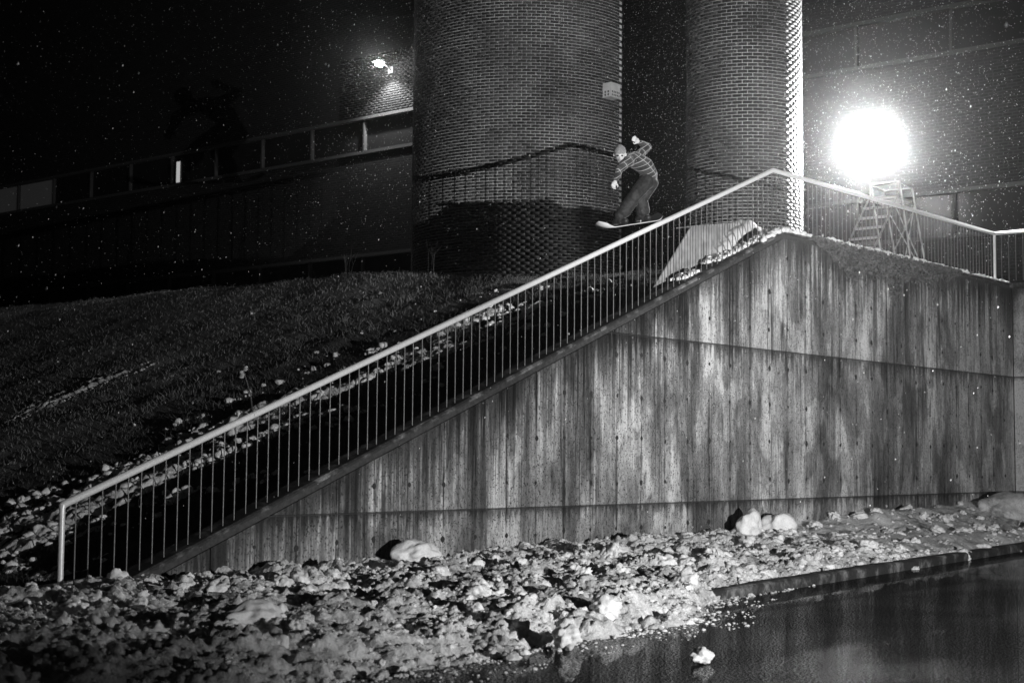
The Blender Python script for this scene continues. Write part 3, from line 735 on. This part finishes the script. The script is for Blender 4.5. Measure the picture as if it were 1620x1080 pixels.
put(1500, 4.5, 17, .016, .07, 3, .8, .5, -.02, .95, thr=-.0); put(120, 5, 16.5, .07, .15, 4, .75, .55, .0, .8, thr=.05); put(300, 15, 23, .03, .10, 3, .8, .5, thr=.05); put(60, 20, 31, .07, .15, 4, 1.0, .4)
V, F = merge(parts)
tag(link('snow_lumps', npmesh('snow_lumps', V, F, True), M['clean_snow']), 'clean white lumps of snow lying in the dirty bank', 'snow', kind='stuff')
parts = small
V, F = merge(parts)
tag(link('snow_clods', npmesh('snow_clods', V, F, True), M['snow']), 'loose clods of broken snow strewn over the snow bank', 'snow', kind='stuff')

def chunk(label, c, s, sc=(1, 1, 1), rough=.35, freq=1.1, mat='clean_snow', rz=0.0):
    B, F = ICO[4]; off = rng.uniform(0, 90, 3); q = B * freq + off
    r = 1 + rough * perlin(q[:, 0], q[:, 1], q[:, 2]) + rough * .5 * perlin(*(q.T * 2.3)) + rough * .22 * np.abs(perlin(*(q.T * 5.5)))
    P = B * r[:, None] * np.array(sc) * s
    P = P @ np.array([[math.cos(rz), math.sin(rz), 0], [-math.sin(rz), math.cos(rz), 0], [0, 0, 1]]) + np.array(c)
    tag(link('snow_chunk', npmesh('snow_chunk', P, F, True), M[mat]), label, 'snow chunk', 'large chunks of snow')
chunk('rounded white snow lump against the wall below the lime stains', (13.35, 12.62, .40), .24, (1.35, .8, .72))
chunk('pointed white snow block leaning by the wall, left of the rounded lump', (20.75, 12.55, .46), .26, (.9, .7, 1.0), .5, .9)
chunk('rounded snow lump against the wall, just right of the pointed block', (21.6, 12.55, .46), .30, (1.1, .8, .8))
chunk('big snow heap at the far right end of the wall', (30.2, 12.3, .55), .55, (1.5, .8, .62), .3, 1.0, 'snow')
chunk('lone white snow chunk lying on the wet road', (10.15, 6.58, .06), .085, (1.35, .8, .75), .4, 1.3)
chunk('small upright snow lump beside the lower end post of the railing', (9.15, 12.72, .30), .13, (.8, .8, 1.2), .4, 1.3)
chunk('snow block on the roadside edge of the bank', (11.6, 8.55, .2), .14, (1.1, .9, .8), .45, 1.3)
chunk('white snow block nearest the road, in front of the bank middle', (10.1, 7.85, .12), .12, (1.0, .8, .95), .45, 1.3)
chunk('flat topped snow block at the lower left of the bank', (7.9, 9.2, .34), .18, (1.4, .8, .6), .4, 1.2)

# snow left on the hill, on the plateau edge and round the ramp
parts = []
X = rng.uniform(9.5, 21.5, 7000); Y = 17.6 - .13 * (X - 13) + rng.normal(0, .85, 7000)
m = (fbm(X * .9, Y * 1.6, 4.4, 4) > .12) & (Y > 14.2) & (rng.random(7000) < 1 - .6 * sstep(17.5, 21, X)); X, Y = X[m], Y[m]; s = .014 * (6.0) ** (rng.random(len(X)) ** 1.8)
parts.append(clods(np.stack([X, Y, hill_z(X, Y) + s * .2], -1), s, 2))
X = rng.uniform(6.5, 13, 700); Y = rng.uniform(14.0, 19, 700); m = fbm(X * .8, Y * .8, 2.4, 4) > .12; X, Y = X[m], Y[m]; s = .025 * 3.5 ** (rng.random(len(X)) ** 1.6)
parts.append(clods(np.stack([X, Y, hill_z(X, Y) + s * .2], -1), s, 2))
X = rng.uniform(15.0, 18.0, 160); Y = 24.15 + .28 * np.round(rng.normal(0, .9, 160)) + rng.normal(0, .04, 160); m = fbm(X * 1.2, Y * 3, 1.1, 3) > -.02; X, Y = X[m], Y[m]; s = rng.uniform(.012, .03, len(X))
parts.append(clods(np.stack([X, Y, hill_z(X, Y) + s * .1], -1), s, 2))
X = rng.uniform(12, 30, 60); Y = rng.uniform(15, 40, 60); s = rng.uniform(.015, .04, 60); parts.append(clods(np.stack([X, Y, hill_z(X, Y) + s * .2], -1), s, 2))
def sheet(X, Y):
    band = np.exp(-(((Y - (17.5 - .13 * (X - 13))) / 1.15) ** 2)) * (1 - .75 * sstep(18, 22.5, X)) + .75 * np.exp(-((X - 9.5) / 2.6) ** 2 - ((Y - 16.2) / 2.0) ** 2)
    n1 = fbm(X * 1.0, Y * 1.7, 4.4, 5); rill = np.exp(-((X - 16.6) / 1.5) ** 2 - ((Y - 24.2) / .55) ** 2) * (.25 + .9 * fbm(X * .8, Y * 6.5, 2.2, 3))
    v = np.maximum(n1 - (.56 - .70 * band), rill - .13)
    return hill_z(X, Y) - .03 + np.clip(v, -.2, .28) * .22 + .085 * np.abs(perlin(X * 5, Y * 6, 1.1)) * sstep(-.1, .05, v) + .05 * np.abs(perlin(X * 12, Y * 12, 3.1)) * sstep(-.1, .05, v) - .02
V, F = grid(sheet, np.arange(6.2, 22.6, .035), np.arange(13.8, 25.6, .035))
F3 = np.concatenate([F[:, [0, 1, 2]], F[:, [0, 2, 3]]]); parts.append((V, F3))
V, F = merge(parts)
tag(link('snow_patch', npmesh('snow_patch', V, F, True), M['clean_snow']), 'patches of melting snow on the dark grassy slope behind the railing', 'snow', kind='stuff')
parts = []
X = rng.uniform(22.0, 32.3, 1500); Y = W + rng.uniform(-.01, .30, 1500); s = .022 * 2.4 ** rng.random(1500) * (1.2 - .5 * sstep(28, 31, X)); k = fbm(X * 1.1, Y * 1, 6.6, 3) > -.30
parts.append(clods(np.stack([X, Y, coping_z(X) + s * .35], -1)[k], s[k], 2))
X = rng.uniform(19.9, 23.0, 900); Y = W + rng.uniform(.16, .45, 900); s = .02 * 2.6 ** rng.random(900); k = fbm(X * 1.8, Y, 3.6, 3) > -.05
parts.append(clods(np.stack([X, Y, coping_z(X) + s * .3], -1)[k], s[k], 2))
X = rng.uniform(22.6, 31.5, 500); Y = rng.uniform(13.4, 15, 500); s = rng.uniform(.03, .09, 500); parts.append(clods(np.stack([X, Y, hill_z(X, Y) + s * .3], -1), s, 2))
V, F = merge(parts)
tag(link('ledge_snow', npmesh('ledge_snow', V, F, True), M['clean_snow']), 'thin white snow lying along the level top edge of the wall', 'snow', kind='stuff')
def mound_z(X, Y):
    top = np.interp(X, [20.2, 21.2, 21.7, 22.25, 22.9, 23.7, 24.5], [4.3, 4.86, 5.26, 5.58, 5.42, 5.30, 5.14])
    w = np.exp(-np.maximum(0, np.abs(Y - 13.62) - .12) ** 2 / .32 ** 2); b = hill_z(X, Y) - .10
    return b + (np.maximum(top, b) - b) * w + .05 * fbm(X * 4, Y * 4, 3) + .03 * np.abs(fbm(X * 11, Y * 11, 5))
V, F = grid(mound_z, np.arange(20.9, 24.5, .025), np.arange(13.36, 15.0, .025))
tag(link('snow_mound', npmesh('snow_mound', V, F, True), M['clean_snow']), 'bright white snow heap packed against the take-off ramp', 'snow', kind='stuff')

# ------------------------------------------------------------------ grass, weeds, hanging vine
def blades(X, Y, Z, h, wd, lean):
    n = len(X); a = rng.uniform(0, 2 * PI, n); b = rng.uniform(0, 2 * PI, n); l = lean * rng.random(n)
    P = np.stack([X, Y, Z], -1); s = np.stack([np.cos(a), np.sin(a), 0 * a], -1) * (wd * .5)[:, None]
    tip = P + np.stack([np.cos(b) * l * h, np.sin(b) * l * h, h], -1)
    return np.stack([P - s, P + s, tip], 1).reshape(-1, 3), np.arange(3 * n).reshape(-1, 3)
n = 130000; X = rng.uniform(6, 30, n); Y = 13.5 + 42 * rng.random(n) ** 1.5; Z = hill_z(X, Y) - .01
k = fbm(X * .7, Y * .7, 6.2, 3); h = rng.uniform(.03, .08, n) * (1 + .8 * np.clip(k, 0, 1))
p1 = blades(X, Y, Z, h, np.full(n, .012), 1.2)
n = 16000; X = rng.uniform(13, 24.5, n); Y = 14 + 7 * rng.random(n); k = fbm(X * .9, Y * .9, 2.9, 3) > .08; X, Y = X[k], Y[k]; n = len(X)
p2 = blades(X, Y, hill_z(X, Y) - .01, rng.uniform(.05, .15, n), rng.uniform(.008, .02, n), 2.0)
V, F = merge([p1, p2])
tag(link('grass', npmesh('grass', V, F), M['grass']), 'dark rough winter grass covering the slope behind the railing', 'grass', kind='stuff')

wd = thing('weed_stalk', 'single dried weed stalk leaning on the snowy slope behind the railing', 'weed', (14.82, 17.38, 2.1))
build('stem', MB().tube([(14.84, 17.36, 2.0), (14.78, 17.40, 2.45), (14.69, 17.45, 2.78)], [.012, .010, .006], 7), M['stem'], wd)
parts = [clods(np.array([(14.69 + random.uniform(-.03, .03), 17.45 + random.uniform(-.03, .03), 2.70 + .035 * k) for k in range(5)]), np.full(5, .035), 2)]
link('seed_head', npmesh('seed_head', *merge(parts), True), M['ply'], wd)
def twigs(label, x, y, n, h):
    t = thing('bare_shrub', label, 'shrub', (x, y, float(hill_z(x, y)))); b = MB()
    for k in range(n):
        a = random.uniform(0, 2 * PI); r = random.uniform(.05, .3); z0 = float(hill_z(x, y)) - .02; hh = h * random.uniform(.6, 1)
        p0 = V3((x + .08 * math.cos(a), y + .08 * math.sin(a), z0)); p1 = V3((x + r * .5 * math.cos(a), y + r * .5 * math.sin(a), z0 + hh * .5)); p2 = V3((x + r * math.cos(a), y + r * math.sin(a), z0 + hh))
        b.tube([p0, p1, p2], [.006, .004, .002], 5)
        for q in range(2):
            m = p1.lerp(p2, random.uniform(.1, .8)); e = m + V3((random.uniform(-.15, .15), random.uniform(-.15, .15), random.uniform(.1, .25))); b.tube([m, e], [.004, .002], 4)
    build('branches', b, M['stem'], t)
twigs('thin bare shrub at the foot of the wide tower, left of two', 23.5, 24.5, 5, .9)
twigs('thin bare shrub at the foot of the wide tower, right of two', 24.6, 23.0, 4, .8)

vn = thing('creeping_vine', 'leafy creeper spilling over the level wall top below the railing', 'vine', (26.5, W, 5.35))
vx = rng.uniform(23.5, 29.6, 16000)
drop = (.28 + .50 * np.clip(fbm(vx * 1.1, vx * 0, 8.8, 4) + .35, 0, 1.3)) * sstep(23.4, 24.4, vx) * (1 - .65 * sstep(28.3, 29.6, vx)) + .5 * np.exp(-((vx - 26.75) / .30) ** 2) + .25 * np.exp(-((vx - 25.2) / .3) ** 2)
t = rng.random(len(vx)) ** 1.05; vz = 5.42 - drop * t * rng.uniform(.85, 1.05, len(vx)); vy = W - .02 - .10 * np.sin(np.clip(t, 0, 1) * PI) * rng.random(len(vx)) - .03 * rng.random(len(vx))
hk = fbm(vx * 6, vz * 6, 1.4, 3) > -.22; vx, vz, vy = vx[hk], vz[hk], vy[hk]; n = len(vx)
Q = np.array([(-.5, 0, 0), (0, .06, -.42), (.5, 0, 0), (0, .06, .55)]); Rm = rotmats(n); sz = rng.uniform(.022, .048, n)
P = np.einsum('nij,vj->nvi', Rm, Q) * sz[:, None, None] + np.stack([vx, vy, vz], -1)[:, None]
tag(link('leaves', npmesh('leaves', P.reshape(-1, 3), np.arange(4 * n).reshape(-1, 4)), M['leaf'], vn), kind='stuff')
b = MB()
for k in range(60):
    x = random.uniform(23.9, 29.4); L = random.uniform(.3, .8); pts = [(x + random.uniform(-.05, .05) * i, W - .03 - .02 * random.random(), 5.44 - L * i / 4) for i in range(5)]; b.tube(pts, .004, 4)
tag(build('stems', b, M['stem'], vn), kind='stuff')

# ------------------------------------------------------------------ falling snow and misty air
n = 40000
C = np.stack([rng.uniform(2, 37, n), rng.uniform(-2, 50, n), rng.uniform(.3, 19, n)], -1)
C = np.concatenate([C, np.stack([rng.uniform(20, 37, 26000), rng.uniform(13, 24, 26000), rng.uniform(6, 14, 26000)], -1)])
d = C - np.array(CAM); keep = (np.linalg.norm(d, axis=1) > 8) & (C[:, 2] > 1.0 + np.where(C[:, 1] > W, hill_z(C[:, 0], C[:, 1]), 0)); C = C[keep]; n = len(C)
B = np.array([(1, 0, 0), (-1, 0, 0), (0, 1, 0), (0, -1, 0), (.5, .1, 2.0), (-.5, -.1, -2.0)], float); Fo = np.array([(0, 2, 4), (2, 1, 4), (1, 3, 4), (3, 0, 4), (2, 0, 5), (1, 2, 5), (3, 1, 5), (0, 3, 5)])
s = .0024 * 3.2 ** (rng.random(n) ** 3.0)
V = (B[None] * s[:, None, None] + C[:, None]).reshape(-1, 3); F = (Fo[None] + (np.arange(n) * 6)[:, None, None]).reshape(-1, 3)
tag(link('snowflakes', npmesh('snowflakes', V, F), M['flake']), 'countless white snowflakes falling through the night air', 'snowflakes', kind='stuff')
hz = MB().box((-130, -130, -1.1), (170, 170, 26.0))
m = bpy.data.materials.new('haze'); m.use_nodes = True; m.node_tree.nodes.clear()
out = m.node_tree.nodes.new('ShaderNodeOutputMaterial'); pv = m.node_tree.nodes.new('ShaderNodeVolumePrincipled')
pv.inputs['Color'].default_value = (.92, .92, .92, 1); pv.inputs['Density'].default_value = HAZE_DENSITY; pv.inputs['Anisotropy'].default_value = .97
m.node_tree.links.new(pv.outputs[0], out.inputs['Volume'])
tag(build('haze', hz, m), 'thin snowy mist hanging in the floodlit night air', 'haze', kind='stuff')
